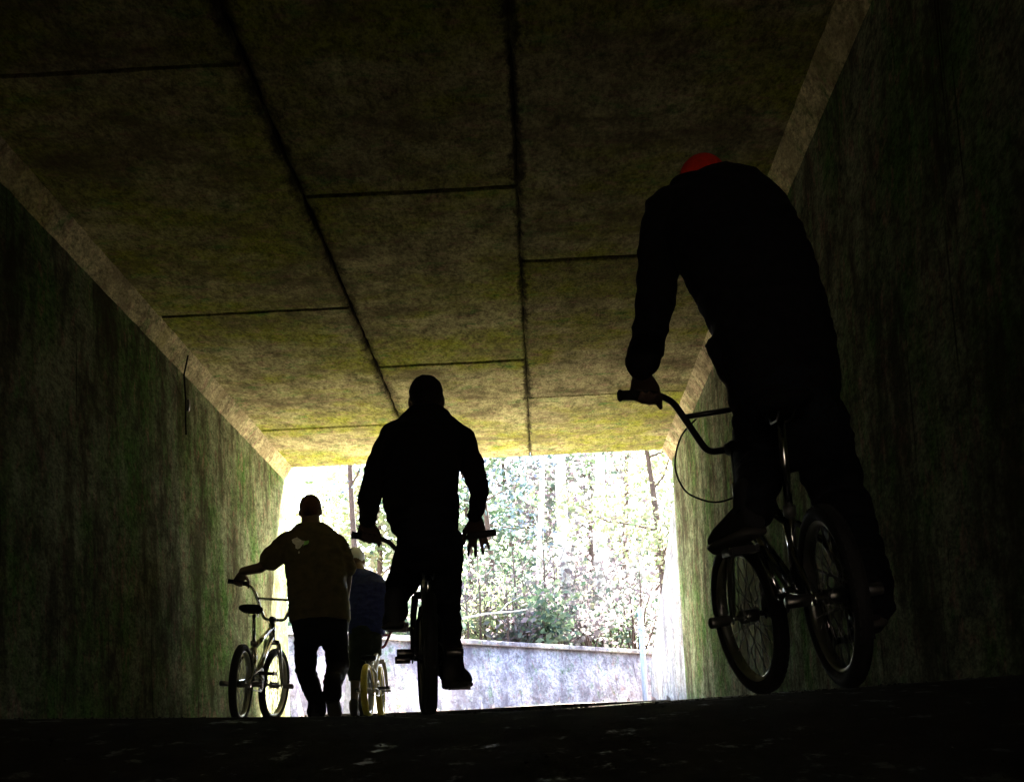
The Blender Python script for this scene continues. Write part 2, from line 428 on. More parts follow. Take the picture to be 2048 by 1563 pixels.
def wall_side(name, x, sgn, mat):
    w = struct(name, MB().box(min(x + sgn * 0.05, x + sgn * 0.4), max(x + sgn * 0.05, x + sgn * 0.4), YBACK, YEXIT - 0.004, -0.6, ZC + 0.044), M['joint'])
    js = jseq(10.50 if sgn > 0 else 12.4)
    for a, b in zip(js[:-1], js[1:]):
        m = MB().box(min(x, x + sgn * 0.049), max(x, x + sgn * 0.049), a + 0.004, b - 0.004, -0.6, ZC - 0.002)
        me = m.mesh('wall_panel', False); bevel_mesh(me, 0.004, 1)
        link('wall_panel', me, mat, w)
    hj = jseq(10.46 if sgn > 0 else 12.2)
    for a, b in zip(hj[:-1], hj[1:]):        # the sloping haunch between wall and ceiling
        h = MB()
        xi = x - sgn * CHH
        prof = [(x + sgn * 0.002, ZC - CHV), (xi, ZC + 0.0005), (xi, ZC + 0.02), (x + sgn * 0.03, ZC + 0.02), (x + sgn * 0.03, ZC - CHV)]
        # stand 3 mm proud of wall and ceiling
        prof = [(x - sgn * 0.003, ZC - CHV), (xi, ZC - 0.003), (xi, ZC + 0.03), (x + sgn * 0.03, ZC + 0.03), (x + sgn * 0.03, ZC - CHV)]
        n = len(prof); st_ = 0.12 if b > 4 else 1.0
        yy = [a + 0.006 + (b - a - 0.012) * q / max(2, int((b - a) / st_)) for q in range(max(2, int((b - a) / st_)) + 1)]
        vs = []
        for y in yy:
            for q, (px_, pz) in enumerate(prof):
                e1 = 0.008 * noise.noise(Vector((y * 4, q * 9 + sgn, 1))) + 0.005 * noise.noise(Vector((y * 13, q * 9 + sgn, 4)))
                if q == 0: vs.append((px_, y, pz + e1))
                elif q == 1: vs.append((px_ + e1 * .8, y, pz))
                elif q == 4: vs.append((px_, y, pz + .004))
                else: vs.append((px_, y, pz))
        fs = [tuple(range(n)), tuple(range(len(vs) - 1, len(vs) - n - 1, -1))]
        for q in range(len(yy) - 1): fs += [(q*n+i, q*n+(i + 1) % n, (q+1)*n+(i + 1) % n, (q+1)*n+i) for i in range(n)]
        h.add(vs, fs)
        me = h.mesh('haunch', False)
        link('haunch', me, M['haunch'], w)
    return w
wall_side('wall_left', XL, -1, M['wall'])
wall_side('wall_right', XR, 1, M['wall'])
struct('bounce_wall_back', MB().box(-14, 13, -21.0, -20.4, -0.7, 5.0), M['earth'])     # unseen cutting face, added to bounce sunlight in through the rear end
struct('pavement', MB().box(-14, 13, -20.4, YBACK - 0.01, -0.5, -0.16), M['path'])

# embankment that carries the road over the tunnel
em = MB()
for x0, x1, z0 in ((-45, XL - 0.41, -0.8), (XR + 0.41, 45, -0.8), (XL - 0.409, XR + 0.409, ZC + 0.46)):
    em.add([(x0, YBACK, z0), (x1, YBACK, z0), (x1, YEXIT - 0.02, z0), (x0, YEXIT - 0.02, z0),
            (x0, YBACK, 3.45), (x1, YBACK, 3.45), (x1, YEXIT - 0.35, 3.45), (x0, YEXIT - 0.35, 3.45)],
           [(0,3,2,1),(4,5,6,7),(0,1,5,4),(1,2,6,5),(2,3,7,6),(3,0,4,7)])
struct('embankment', em, M['earth'])

# ------------------------------------------------------------------ outside: ground, low wall, wing wall
WA = at(905, 1278, 23.2); WBp = at(1292, 1303, 28.2)      # two points of the top of the low wall
WDIR = Vector((WBp.x - WA.x, WBp.y - WA.y, 0)); WLEN = WDIR.length; WDIR.normalize()
WN = Vector((WDIR.y, -WDIR.x, 0))                          # towards the tunnel
if WN.y > 0: WN = -WN
WTOP = WA.z
def wall_dist(x, y): return (Vector((x, y, 0)) - Vector((WA.x, WA.y, 0))).dot(WN)   # > 0 in front of the wall
def ground_z(x, y):
    base = GRADE * YEXIT - 0.004 + 0.010 * (y - YEXIT)
    d = wall_dist(x, y)
    if d > 0.1: z = base + 0.05 * noise.noise(Vector((x * .5, y * .5, 0)))
    else:
        up = WTOP - 0.10 + max(0, -d - 0.5) * 0.045 + 0.12 * noise.noise(Vector((x * .4, y * .4, 2)))
        z = up if d < 0 else up * 0 + base
    if x > 2.1: z += min(2.2, (x - 2.1) * 0.8)
    return z
gm = MB(); gx = sorted(list(np.linspace(-40, -9, 14)) + list(np.linspace(-8.8, 8.8, 90)) + list(np.linspace(9, 45, 14)))
gy = list(np.arange(YEXIT + 0.006, 36, 0.2)) + list(np.linspace(36.5, 140, 40))
for y in gy:
    for x in gx: gm.v.append((x, y, ground_z(x, y)))
n = len(gx)
for j in range(len(gy) - 1):
    for i in range(n - 1): gm.f.append((j*n+i, j*n+i+1, (j+1)*n+i+1, (j+1)*n+i))
struct('ground', gm, M['earth'], smooth=True)
pm = MB(); 
for y in np.arange(YEXIT + 0.01, 23.5, 0.25):
    for x in np.linspace(XL + .1, XR - .1, 14): pm.v.append((x, y, ground_z(x, y) + 0.012 + .04))
for j in range(int(len(pm.v) / 14) - 1):
    for i in range(13): pm.f.append((j*14+i, j*14+i+1, (j+1)*14+i+1, (j+1)*14+i))
struct('path', pm, M['path'], smooth=True)

rw = empty('retaining_wall', Matrix.Translation((WA.x, WA.y, 0.3)))
tag(rw, 'low sloping concrete retaining wall with pale coping, outside beyond the tunnel mouth', 'wall')
L0, L1 = -9.0, WLEN + 1.4
lw = MB()
def wp(s_, d_, z_): return Vector((WA.x, WA.y, 0)) + WDIR * s_ + WN * d_ + Vector((0, 0, z_)) - Vector((WA.x, WA.y, 0.3))
NS = 60
for k in range(NS + 1):
    s_ = L0 + (L1 - L0) * k / NS
    for d_, z_ in ((0.16, 0.25), (0.12, 0.72), (0.05, WTOP - 0.06), (-0.35, WTOP - 0.06), (-0.35, 0.25)):
        j = 0.035 * noise.noise(Vector((s_ * 1.7, z_ * 2, 4))) if d_ > 0.1 else 0
        lw.v.append(wp(s_, d_ + j, z_))
for k in range(NS):
    for i in range(4): lw.f.append((k*5+i, (k+1)*5+i, (k+1)*5+i+1, k*5+i+1))
lw.build('wall_face', M['pale_concrete'], rw, True)
k = L0
while k < L1 - 0.2:
    e = min(k + 1.18, L1)
    vs = [wp(a, d_, z_) for a in (k, e) for d_, z_ in ((0.12, WTOP - 0.055), (0.12, WTOP + 0.0), (-0.30, WTOP + 0.01), (-0.30, WTOP - 0.055))]
    mb = MB().add(vs, [(0,1,2,3),(7,6,5,4),(0,4,5,1),(1,5,6,2),(2,6,7,3),(3,7,4,0)])
    me = mb.mesh('coping_stone', False); bevel_mesh(me, 0.008, 1); link('coping_stone', me, M['pale_concrete'], rw)
    k = e + 0.012

ww = MB()                                                   # straight wing wall in front of the right jamb, its top falling away
x0, x1 = XR + 0.006, XR + 0.26
prof = [(YEXIT + 0.012, 2.30), (19.2, 1.95), (21.0, 1.45), (23.4, 0.95)]
for y, z in prof:
    for x, zz in ((x0, 0.2), (x0, z), (x1, z), (x1, 0.2)): ww.v.append((x, y, zz))
for k in range(len(prof) - 1):
    for i in range(3): ww.f.append((k*4+i, (k+1)*4+i, (k+1)*4+i+1, k*4+i+1))
ww.f += [(0, 1, 2, 3), (15, 14, 13, 12)]
o = ww.build('wing_wall', M['pale_concrete'], None, False)
tag(o, 'sunlit white concrete wing wall sloping down at the right of the tunnel mouth', 'wall')
p0 = at(1285, 1300, 25.5)
post = MB(); zb = ground_z(p0.x, p0.y) - 0.1
post.tube([(p0.x, p0.y, zb), (p0.x, p0.y, 1.78)], 0.035, 12).ball((p0.x, p0.y, 1.80), 0.05).tube([(p0.x, p0.y, 1.55), (p0.x, p0.y, 1.60)], 0.045, 12)
tag(post.build('post', M['blue_post']), 'thin pale blue post with a round cap behind the low wall, outside at right', 'post')

# ------------------------------------------------------------------ plants
def leaf_mesh(name, centers, size, rng, spread=None, droop=0.0):
    n = len(centers); c = np.array(centers)
    d = rng.normal(size=(n, 3)); d /= np.linalg.norm(d, axis=1)[:, None]
    d[:, 2] = d[:, 2] * 0.6 - droop; d /= np.linalg.norm(d, axis=1)[:, None]
    e = rng.normal(size=(n, 3)); e -= (e * d).sum(1)[:, None] * d; e /= np.linalg.norm(e, axis=1)[:, None]
    s_ = size * rng.uniform(0.55, 1.35, n)[:, None]
    v = np.empty((n, 4, 3)); v[:, 0] = c; v[:, 1] = c + d * s_ * .5 + e * s_ * .28; v[:, 2] = c + d * s_; v[:, 3] = c + d * s_ * .5 - e * s_ * .28
    me = bpy.data.meshes.new(name); me.vertices.add(n * 4); me.vertices.foreach_set('co', v.ravel())
    me.loops.add(n * 4); me.loops.foreach_set('vertex_index', np.arange(n * 4, dtype=np.int32))
    me.polygons.add(n); me.polygons.foreach_set('loop_start', np.arange(0, n * 4, 4, dtype=np.int32))
    me.polygons.foreach_set('loop_total', np.full(n, 4, dtype=np.int32)); me.update(calc_edges=True)
    return me
def tree(name, base, h, r0, bark, leaf, nleaf, lsize, seed, spread=1.6, lean=(0, 0), first=0.35, label=None, cat='tree', group=None, nlimb=12, clump=0.28):
    rnd = random.Random(seed); rng = np.random.default_rng(seed)
    root = empty(name, Matrix.Translation(base)); tag(root, label, cat, group)
    tr = MB(); tips = []
    pts = []; rad = []
    for i in range(9):
        t = i / 8
        pts.append(Vector((lean[0] * t * h + 0.05 * h * .3 * math.sin(t * 5 + seed), lean[1] * t * h + 0.012 * h * math.cos(t * 4 + seed), -0.1 + (h + .1) * t)))
        rad.append(r0 * (1.15 - 0.95 * t) if i else r0 * 1.5)
    tr.tube(pts, rad, 9); tips.append(pts[-1])
    for k in range(nlimb):
        t = first + (1 - first) * (k + rnd.random()) / nlimb
        i = min(7, int(t * 8)); p = pts[i].lerp(pts[i + 1], t * 8 - i)
        a = rnd.uniform(0, 2 * math.pi); ln = spread * (1.15 - 0.65 * t) * rnd.uniform(0.6, 1.2)
        dr = Vector((math.cos(a), math.sin(a), rnd.uniform(0.15, 0.7))).normalized()
        q = [p]; 
        for j in range(3):
            dr = (dr + Vector((rnd.uniform(-.35, .35), rnd.uniform(-.35, .35), rnd.uniform(-.25, .3)))).normalized()
            q.append(q[-1] + dr * ln / 3)
        rr = r0 * (0.42 - 0.25 * t)
        tr.tube(q, [rr, rr * .75, rr * .5, rr * .22], 6); tips += q[1:]
        for j in (1, 2):
            d2 = (dr + Vector((rnd.uniform(-.9, .9), rnd.uniform(-.9, .9), rnd.uniform(-.2, .7)))).normalized()
            e2 = q[j] + d2 * ln * .4
            tr.tube([q[j], q[j].lerp(e2, .5) + Vector((0, 0, .03)), e2], [rr * .4, rr * .3, rr * .12], 5); tips += [e2, q[j].lerp(e2, .6)]
    tr.build('trunk', bark, root)
    if nleaf:
        T = np.array([tuple(p) for p in tips]); idx = rng.integers(0, len(T), nleaf)
        dens = rng.uniform(0.1, 1, len(T)) ** 1.5; idx = rng.choice(len(T), nleaf, p=dens / dens.sum())
        c = T[idx] + rng.normal(size=(nleaf, 3)) * clump * np.array([1, 1, .8])
        c[:, 2] = np.maximum(c[:, 2], 0.02)
        link('crown', leaf_mesh('crown', c, lsize, rng, droop=0.15), leaf, root)
    return root
def shrub(base, h, w, leaf, nleaf, lsize, seed, label, group=None, name='shrub'):
    rnd = random.Random(seed); rng = np.random.default_rng(seed)
    root = empty(name, Matrix.Translation(base)); tag(root, label, 'shrub', group)
    st = MB(); tips = []
    for k in range(9):
        a = rnd.uniform(0, 6.28); e = Vector((math.cos(a) * w * rnd.uniform(.1, .5), math.sin(a) * w * rnd.uniform(.1, .5), h * rnd.uniform(.55, 1.05)))
        m = e * .5 + Vector((rnd.uniform(-.1, .1), rnd.uniform(-.1, .1), .06))
        st.tube([(0, 0, -.08), m, e], [.018, .012, .004], 5); tips += [e, m, m.lerp(e, .5)]
    st.build('stems', M['dark_bark'], root)
    T = np.array([tuple(p) for p in tips]); idx = rng.integers(0, len(T), nleaf)
    c = T[idx] + rng.normal(size=(nleaf, 3)) * np.array([w * .16, w * .16, h * .13]); c[:, 2] = np.abs(c[:, 2])
    link('foliage', leaf_mesh('foliage', c, lsize, rng), leaf, root)
    return root
def gpt(px, Y):
    x = (ray(px, 1290) * Y).x; return Vector((x, Y, ground_z(x, Y)))

def T(px, Y, *a, **k): return tree('tree', gpt(px, Y), *a, **k)
T(1150, 30.0, 7.5, 0.105, M['bark'], M['leaf_blue'], 1700, 0.11, 3, 1.7, (0.004, 0), .42, label='pale straight trunked tree, left of the two white trunks beyond the low wall')
T(1227, 30.6, 7.8, 0.100, M['bark'], M['leaf_green'], 2600, 0.11, 4, 1.8, (-0.01, 0), .40, label='pale straight trunked tree, right of the two white trunks beyond the low wall')
T(1085, 33.0, 8.0, 0.06, M['bark'], M['leaf_blue'], 1500, 0.11, 5, 1.5, (0.015, 0), .40, label='slim pale tree with blue green leaves left of the two white trunks')
T(1330, 27.5, 5.2, 0.07, M['dark_bark'], M['leaf_yellow'], 4200, 0.10, 6, 1.5, (-0.02, 0), .35, label='yellow green leafy tree at the upper right corner of the tunnel mouth')
T(985, 31.0, 6.4, 0.055, M['dark_bark'], M['leaf_blue'], 2600, 0.10, 7, 1.2, (-0.02, 0), .35, label='dark slim tree with blue green leaves beside the middle cyclist, outside')
T(710, 28.5, 5.8, 0.055, M['dark_bark'], M['leaf_blue'], 1500, 0.10, 8, 1.0, (0.03, 0), .45, label='slim tree with sparse bluish leaves behind the walking man, outside')
T(600, 31.0, 6.6, 0.07, M['bark'], M['leaf_yellow'], 1300, 0.10, 9, 1.3, (-0.02, 0), .25, label='sparse yellow green tree at the left edge of the tunnel mouth')
T(1270, 35.0, 7.2, 0.07, M['dark_bark'], M['leaf_brown'], 3000, 0.12, 10, 1.8, (0.01, 0), .2, label='brown leafed tree behind the right white trunk, outside')
tree('tree', Vector((-5.2, 26.6, 0.5)), 9.5, 0.20, M['bark'], M['leaf_green'], 9000, 0.26, 61, 5.6, (0.05, 0), .58, label='tall wide crowned tree added outside for its shade, hidden behind the left tunnel wall', nlimb=20, clump=.6)  # unseen tree, added so its high crown shades the ground past the mouth
tree('tree', Vector((5.0, 27.2, 0.5)), 9.5, 0.20, M['bark'], M['leaf_green'], 9000, 0.26, 62, 5.6, (-0.05, 0), .58, label='tall wide crowned tree added outside for its shade, hidden behind the right tunnel wall', nlimb=20, clump=.6)  # its unseen partner on the right, added for the same shade
k = 0
for px, Y, h, lf in ((940, 40, 7.5, 'leaf_green'), (1030, 43, 8.5, 'leaf_brown'), (1120, 45, 7.0, 'leaf_green'), (1200, 42, 7.5, 'leaf_brown'), (860, 42, 7, 'leaf_green'), (760, 40, 6.0, 'leaf_yellow'), (1320, 44, 8.5, 'leaf_green'), (660, 46, 6.0, 'leaf_yellow')):
    k += 1
    tree('tree', gpt(px, Y), h * .8, 0.09, M['dark_bark'], M[lf], 2400, 0.20, 30 + k, 2.2, (0, 0), .12, label='tree with thin foliage in the back row of the woodland', group='back row woodland trees', clump=.4)
cols = ['leaf_brown', 'leaf_green', 'leaf_brown', 'leaf_yellow', 'leaf_brown']
rs = random.Random(5)
k = 0
for Y in (27.5, 30.0, 33.5):
    for px in range(590, 1345, 46):
        x = px + rs.uniform(-16, 16); y = Y + rs.uniform(-.9, .9)
        p = gpt(x, y)
        if wall_dist(p.x, p.y) > -0.6: continue
        if px < 700 and rs.random() < .5: continue
        k += 1
        hh = rs.uniform(0.55, 1.15) * (1.0 if Y < 29 else 1.5)
        if px < 900 : hh *= .75
        shrub(p, hh, rs.uniform(.9, 1.5), M[cols[k % 5]], 560, 0.12, 100 + k, ['brown', 'green', 'brown', 'yellow green', 'brown'][k % 5] + ' leafed shrub in the ' + {27.5: 'front', 30.0: 'middle', 33.5: 'rear'}[Y] + ' of the undergrowth beyond the low wall', 'undergrowth shrubs beyond the low wall')
for k, px in enumerate((932, 958, 972, 1012, 1030, 1047, 1073, 1090, 1112, 1262)):
    p = gpt(px + 2, 26.6 + (k % 3) * .5 + max(0, (px - 1000) * .012))
    h = 1.0 + (k * 37 % 10) * .11
    root = empty('sapling', Matrix.Translation(p)); tag(root, 'thin bare reddish brown sapling stem just behind the coping of the low wall', 'sapling', 'bare saplings behind the low wall')
    mb = MB(); mb.tube([(0, 0, -.1), (.03, 0, h * .5), (.01 * (k % 4), .02, h)], [.022, .016, .006], 6)
    mb.build('stem', M['dark_bark'], root)
    mb = MB()
    for j in range(4):
        z = h * (.45 + .13 * j); sg = 1 if j % 2 else -1
        mb.tube([(.02, 0, z), (.02 + sg * .12, .03, z + .13), (.02 + sg * .17, .03, z + .28)], [.008, .006, .003], 5)
    mb.build('twigs', M['dark_bark'], root)
a = at(905, 1240, 25.6); b = at(1085, 1212, 26.9)
fb = MB().tube([a, a.lerp(b, .35) + Vector((0, 0, .02)), a.lerp(b, .7) + Vector((0, 0, -.01)), b], [.016, .014, .011, .006], 8)
fb.tube([a.lerp(b, .5), a.lerp(b, .6) + Vector((0, .1, .12)), a.lerp(b, .75) + Vector((0, .2, .2))], [.008, .006, .003], 6)
tag(fb.build('fallen_branch', M['bark']), 'long thin pale fallen branch lying in the saplings above the low wall', 'branch')
litter = []; rng = np.random.default_rng(77)
for _ in range(5200):
    x = rng.uniform(-3.2, 3.0); y = rng.uniform(18.2, 31)
    d = wall_dist(x, y)
    if -0.40 < d < 0.20: continue
    else: z = ground_z(x, y) + .02
    litter.append((x, y, z))
o = link('leaf_litter', leaf_mesh('leaf_litter', litter, 0.085, rng), M['leaf_brown']); tag(o, 'fallen brown leaves scattered over ground and low wall outside', 'leaves', kind='stuff')

# ------------------------------------------------------------------ hanging wire on the left wall
hk = empty('hanging_wire', Matrix.Translation((XL + 0.012, 12.6, 2.22)))
tag(hk, 'thin dark wire with a small ring hanging down the left wall', 'wire')
MB().tube([(0.06, -.2, .50), (0.02, -.14, .38), (0.012, -.05, .24), (0.0, 0, .12), (0.0, .01, 0.0)], 0.006, 8).build('wire', M['joint'], hk)
MB().ring((0.02, 0, .20), 0.038, (1, .35, 0), [(.008, 0), (0, .008), (-.008, 0), (0, -.008)], 24).build('ring', M['steel'], hk)

# ------------------------------------------------------------------ bicycles
def arc(pts, n=6):                           # round the corners of a polyline
    pts = [Vector(p) for p in pts]; out = [pts[0]]
    for i in range(1, len(pts) - 1):
        a, b, c = pts[i-1], pts[i], pts[i+1]
        r = min((a-b).length, (c-b).length) * .42
        p = b + (a-b).normalized() * r; q = b + (c-b).normalized() * r
        for k in range(n + 1):
            t = k / n; out.append(p.lerp(b, t).lerp(b.lerp(q, t), t))
    out.append(pts[-1]); return out

def make_bike(label, rear, front, lean=0.0, s=1.0, wr=0.255, wb=0.93, rise=0.205, barw=0.36, stemz=0.745, seat=(0.24, 0.80), steer=0.0, crank=70.0,
              frame='black_paint', bars='black_paint', tyre='rubber', rim='rim_alloy', fork=None, spokes='each', pegs=True, bar_back=0.02, bb=0.285):
    """bar rise, seat and so on in metres; lean > 0 tips the bicycle to its left"""
    d = front - rear; hd = math.atan2(d.y, d.x); slope = math.atan2(d.z, math.hypot(d.x, d.y))
    mw = Matrix.Translation(rear) @ Matrix.Rotation(hd, 4, 'Z') @ Matrix.Rotation(-slope, 4, 'Y') @ Matrix.Rotation(-lean, 4, 'X')
    root = empty('bicycle', mw); tag(root, label, 'bicycle')
    fork = fork or frame
    V = Vector
    BB = V((0.355 * s, 0, bb * s)); RA = V((0, 0, wr)); FA = V((wb, 0, wr))
    ax = V((-0.27, 0, 0.963)).normalized()
    crown = FA + ax * (wr + 0.055 * s) + V((-0.028, 0, 0)) * s
    htop = crown + ax * 0.125 * s
    ST = V((BB.x - 0.075 * s, 0, BB.z + 0.235 * s))         # top of the seat tube
    seatp = V((seat[0], 0, seat[1]))
    SR = Matrix.Translation(crown) @ Matrix.Rotation(steer, 4, ax) @ Matrix.Translation(-crown)
    def fr(p): return SR @ V(p)
    # frame
    f = MB()
    f.tube([BB, ST], .016, 12).tube([ST + V((.005, 0, -.03)), htop - ax * .03 + V((-.005, 0, 0))], .0175, 12)
    f.tube([BB, crown + ax * .03], .020, 12).tube([crown + ax * .005, htop], .023, 14)
    for sg in (-1, 1):
        f.tube([BB + V((-.02, sg * .025, 0)), V((.12, sg * .052, wr + (BB.z - wr) * .4)), RA + V((0, sg * .058, 0))], [.011, .010, .009], 8)
        f.tube([ST + V((0, sg * .018, -.035)), V((.16, sg * .050, wr + (ST.z - wr) * .6)), RA + V((0, sg * .058, 0))], [.009, .009, .008], 8)
        f.box(-.018, .018, sg * .058 - .004, sg * .058 + .004, wr - .018, wr + .018)
    f.tube([BB + V((0, -.036, 0)), BB + V((0, .036, 0))], .026, 14)
    f.build('frame', M[frame], root)
    # seat post and saddle
    pd = (ST - BB).normalized()
    MB().tube([ST - pd * .05, seatp + V((-.0, 0, -.03))], .0125, 10).build('seat_post', M['chrome' if frame != 'pale_paint' else 'steel'], root)
    MB().tube([ST - pd * .01, ST + pd * .018], .020, 12).build('seat_clamp', M['steel'], root)
    sd = MB(); secs = []
    for u, wv, hv, zz in ((-.135, .045, .015, .012), (-.11, .078, .026, .008), (-.05, .074, .028, .0), (.0, .045, .024, -.002), (.06, .026, .020, -.002), (.11, .021, .017, -.006), (.13, .010, .008, -.01)):
        secs.append((seatp + V((u * s, 0, zz)), V((0, wv * s, 0)), V((0, 0, hv * s))))
    sd.loft(secs, 18, 2.6); sadl = sd.build('saddle', M['black_cloth'], root)
    rl = MB()
    for sg in (-1, 1): rl.tube([seatp + V((-.08 * s, sg * .025, -.02)), seatp + V((-.03, sg * .022, -.042)), seatp + V((.03, sg * .022, -.042)), seatp + V((.09 * s, sg * .008, -.012))], .0035, 6)
    rl.build('saddle_rail', M['steel'], sadl)
    # wheels
    def wheel(c, front_):
        tr = (lambda p: fr(p)) if front_ else (lambda p: V(p))
        axis = (SR.to_3x3() @ V((0, 1, 0))) if front_ else V((0, 1, 0))
        C = tr(c); tw = .026 * (1 if s > .9 else .95)
        rr = wr - .047 * s
        w = MB().ring(C, rr, axis, [(.007, .016), (.007, -.016), (-.004, -.017), (-.011, -.010), (-.011, .010), (-.004, .017)], 56)
        wo_ = w.build('wheel', M[rim], root)
        sec = [(math.cos(q) * .0255 * s + .0215 * s, math.sin(q) * tw) for q in [2 * math.pi * i / 12 for i in range(12)]]
        ty = MB().ring(C, rr, axis, sec, 64)
        ty.build('tyre', M[tyre], wo_)
        if s > .9:                            # raised tread blocks
            kn = MB(); u = axis.orthogonal().normalized(); w2 = axis.cross(u)
            for k in range(60):
                an = 2 * math.pi * k / 60
                for sg in (-1, 0, 1):
                    a2 = an + (.05 if sg == 0 else 0)
                    dr = u * math.cos(a2) + w2 * math.sin(a2); tg = axis.cross(dr)
                    cc = C + dr * (wr - .0045 - abs(sg) * .0035) + axis * sg * .0125
                    a_, b_, c_ = axis * .0045, tg * .008, dr * .0045
                    kn.add([cc + x * a_ + y * b_ + z * c_ for z in (-1, 1) for x, y in ((-1, -1), (1, -1), (1, 1), (-1, 1))], [(0,3,2,1),(4,5,6,7),(0,1,5,4),(1,2,6,5),(2,3,7,6),(3,0,4,7)])
            o = kn.build('tread', M[tyre], wo_, False); o['kind'] = 'stuff'
        MB().tube([C - axis * .052, C - axis * .03, C - axis * .028, C + axis * .028, C + axis * .03, C + axis * .052], [.008, .008, .022, .022, .008, .008], 14).build('hub', M['steel'], wo_)
        u = axis.orthogonal().normalized(); w2 = axis.cross(u); ns = 36 if s > .9 else 28
        alls = MB()
        for k in range(ns):
            an = 2 * math.pi * k / ns; sg = 1 if k % 2 else -1; cr = .62 if (k // 2) % 2 else -.62
            p = C + (u * math.cos(an) + w2 * math.sin(an)) * (rr - .010)
            q = C + (u * math.cos(an + cr * 1.9) + w2 * math.sin(an + cr * 1.9)) * .021 + axis * sg * .028
            if spokes == 'each': MB().tube([p, q], .0014, 5).build('spoke', M['steel'], wo_)
            else: alls.tube([p, q], .0016, 4)
        if spokes != 'each':
            o = alls.build('spokes', M['steel'], wo_); o['kind'] = 'stuff'
        if pegs:
            for sg in (-1, 1):
                MB().tube([C + axis * sg * .068, C + axis * sg * .072, C + axis * sg * .135, C + axis * sg * .14], [.012, .018, .018, .015], 14).build('peg', M['steel'], root)
        else:
            for sg in (-1, 1): MB().tube([C + axis * sg * .06, C + axis * sg * .085], .009, 8).build('axle_nut', M['steel'], root)
    wheel(RA, False); wheel(FA, True)
    # fork, stem, bars
    fk = MB()
    for sg in (-1, 1):
        fk.tube([fr(crown + V((.0, sg * .046, -.012))), fr(crown.lerp(FA, .35) + V((-.006, sg * .055, 0))), fr(FA + V((0, sg * .058, .0)))], [.017, .015, .011], 10)
        pl = fr(FA + V((0, sg * .058, 0))); fk.ball(pl, (.016, .005, .02), 10, 6)
    fk.tube([fr(crown + V((.0, -.052, -.008))), fr(crown + V((0, .052, -.008)))], .019, 10)
    fk.build('fork', M[fork], root)
    stem = fr(V((htop.x, 0, htop.z)) + ax * (stemz - htop.z) * 1.0)
    sb = fr(V((htop.x, 0, htop.z)) + ax * (stemz - htop.z) + V((.048 * s, 0, .0)))
    MB().tube([fr(htop), stem + (stem - fr(htop)).normalized() * .02], .0165, 12).tube([stem, sb], .022, 12).build('stem', M[frame if frame != 'chrome' else 'black_paint'], root)
    base = V((htop.x, 0, htop.z)) + ax * (stemz - htop.z) + V((.048 * s, 0, 0))
    k = rise; back = -bar_back
    side = lambda sg: [base + V((0, sg * .0, 0)), base + V((0, sg * .075 * s, .0)), base + V((back * .7 + .0, sg * .165 * s, k * .86)), base + V((back, sg * .215 * s, k)), base + V((back - .028 * s, sg * barw, k * 1.0 + .012))]
    hb = MB()
    for sg in (-1, 1): hb.tube([fr(p) for p in arc(side(sg), 6)], .0112, 12)
    cb = base + V((back * .5, 0, k * .60)); hw = (.075 + (.165 - .075) * .60 / .86 * 1.02) * s
    hb.tube([fr(cb + V((0, -hw, 0))), fr(cb + V((0, hw, 0)))], .0095, 10)
    hb.build('handlebar', M[bars], root)
    grips = {}
    for sg, nm in ((1, 'L'), (-1, 'R')):
        e = side(sg)[-1]; i = side(sg)[-2]; dn = (e - i).normalized()
        MB().tube([fr(e - dn * .125 * s), fr(e - dn * .118 * s), fr(e + dn * .004), fr(e + dn * .008)], [.021, .0165, .0165, .020], 14).build('grip', M['rubber'], root)
        grips[nm] = (fr(e - dn * .06 * s), (SR.to_3x3() @ dn))
    # cranks
    ca = R(crank); cl = .165 * s
    cd = V((math.cos(ca), 0, math.sin(ca)))                 # the left crank points this way
    ck = MB(); ped = {}
    for sg, nm in ((1, 'L'), (-1, 'R')):
        dd = cd * sg
        a = BB + V((0, sg * .055, 0)); b = BB + dd * cl + V((0, sg * .068, 0))
        ck.tube([a, a.lerp(b, .5), b], [.015, .012, .013], 8)
        pc = b + V((0, sg * .062 * s, 0)); ped[nm] = pc
        pm_ = MB(); 
        for yy in (-.042, .042): pm_.box(pc.x - .045 * s, pc.x + .045 * s, pc.y + yy * s - .005, pc.y + yy * s + .005, pc.z - .012, pc.z + .012)
        for xx in (-.042, .042): pm_.box(pc.x + xx * s - .005, pc.x + xx * s + .005, pc.y - .036 * s, pc.y + .036 * s, pc.z - .011, pc.z + .011)
        pm_.tube([b, pc + V((0, sg * .04 * s, 0))], .010, 8)
        pm_.build('pedal', M['black_paint'], root, False)
    ck.tube([BB - V((0, .058, 0)), BB + V((0, .058, 0))], .012, 10)
    ck.build('crank', M['chrome' if frame != 'pale_paint' else 'steel'], root)
    y_ = -.046; cr_ = .075 * s
    sp = MB().ring(BB + V((0, y_, 0)), cr_, (0, 1, 0), [(.004, .002), (.004, -.002), (-.012, -.002), (-.012, .002)], 40)
    for k in range(5):
        an = 2 * math.pi * k / 5; sp.tube([BB + V((math.cos(an) * .018, y_, math.sin(an) * .018)), BB + V((math.cos(an) * (cr_ - .01), y_, math.sin(an) * (cr_ - .01)))], .006, 6)
    for k in range(30):
        an = 2 * math.pi * k / 30; q = BB + V((math.cos(an) * (cr_ + .004), y_, math.sin(an) * (cr_ + .004))); sp.ball(q, .004, 5, 4)
    sp.build('sprocket', M['steel'], root)
    ch = MB().tube([BB + V((0, y_, cr_)), RA + V((0, y_, .032))], .0045, 5).tube([BB + V((0, y_, -cr_)), RA + V((0, y_, -.032))], .0045, 5)
    ch.build('chain', M['steel'], root)
    W = lambda p: mw @ p
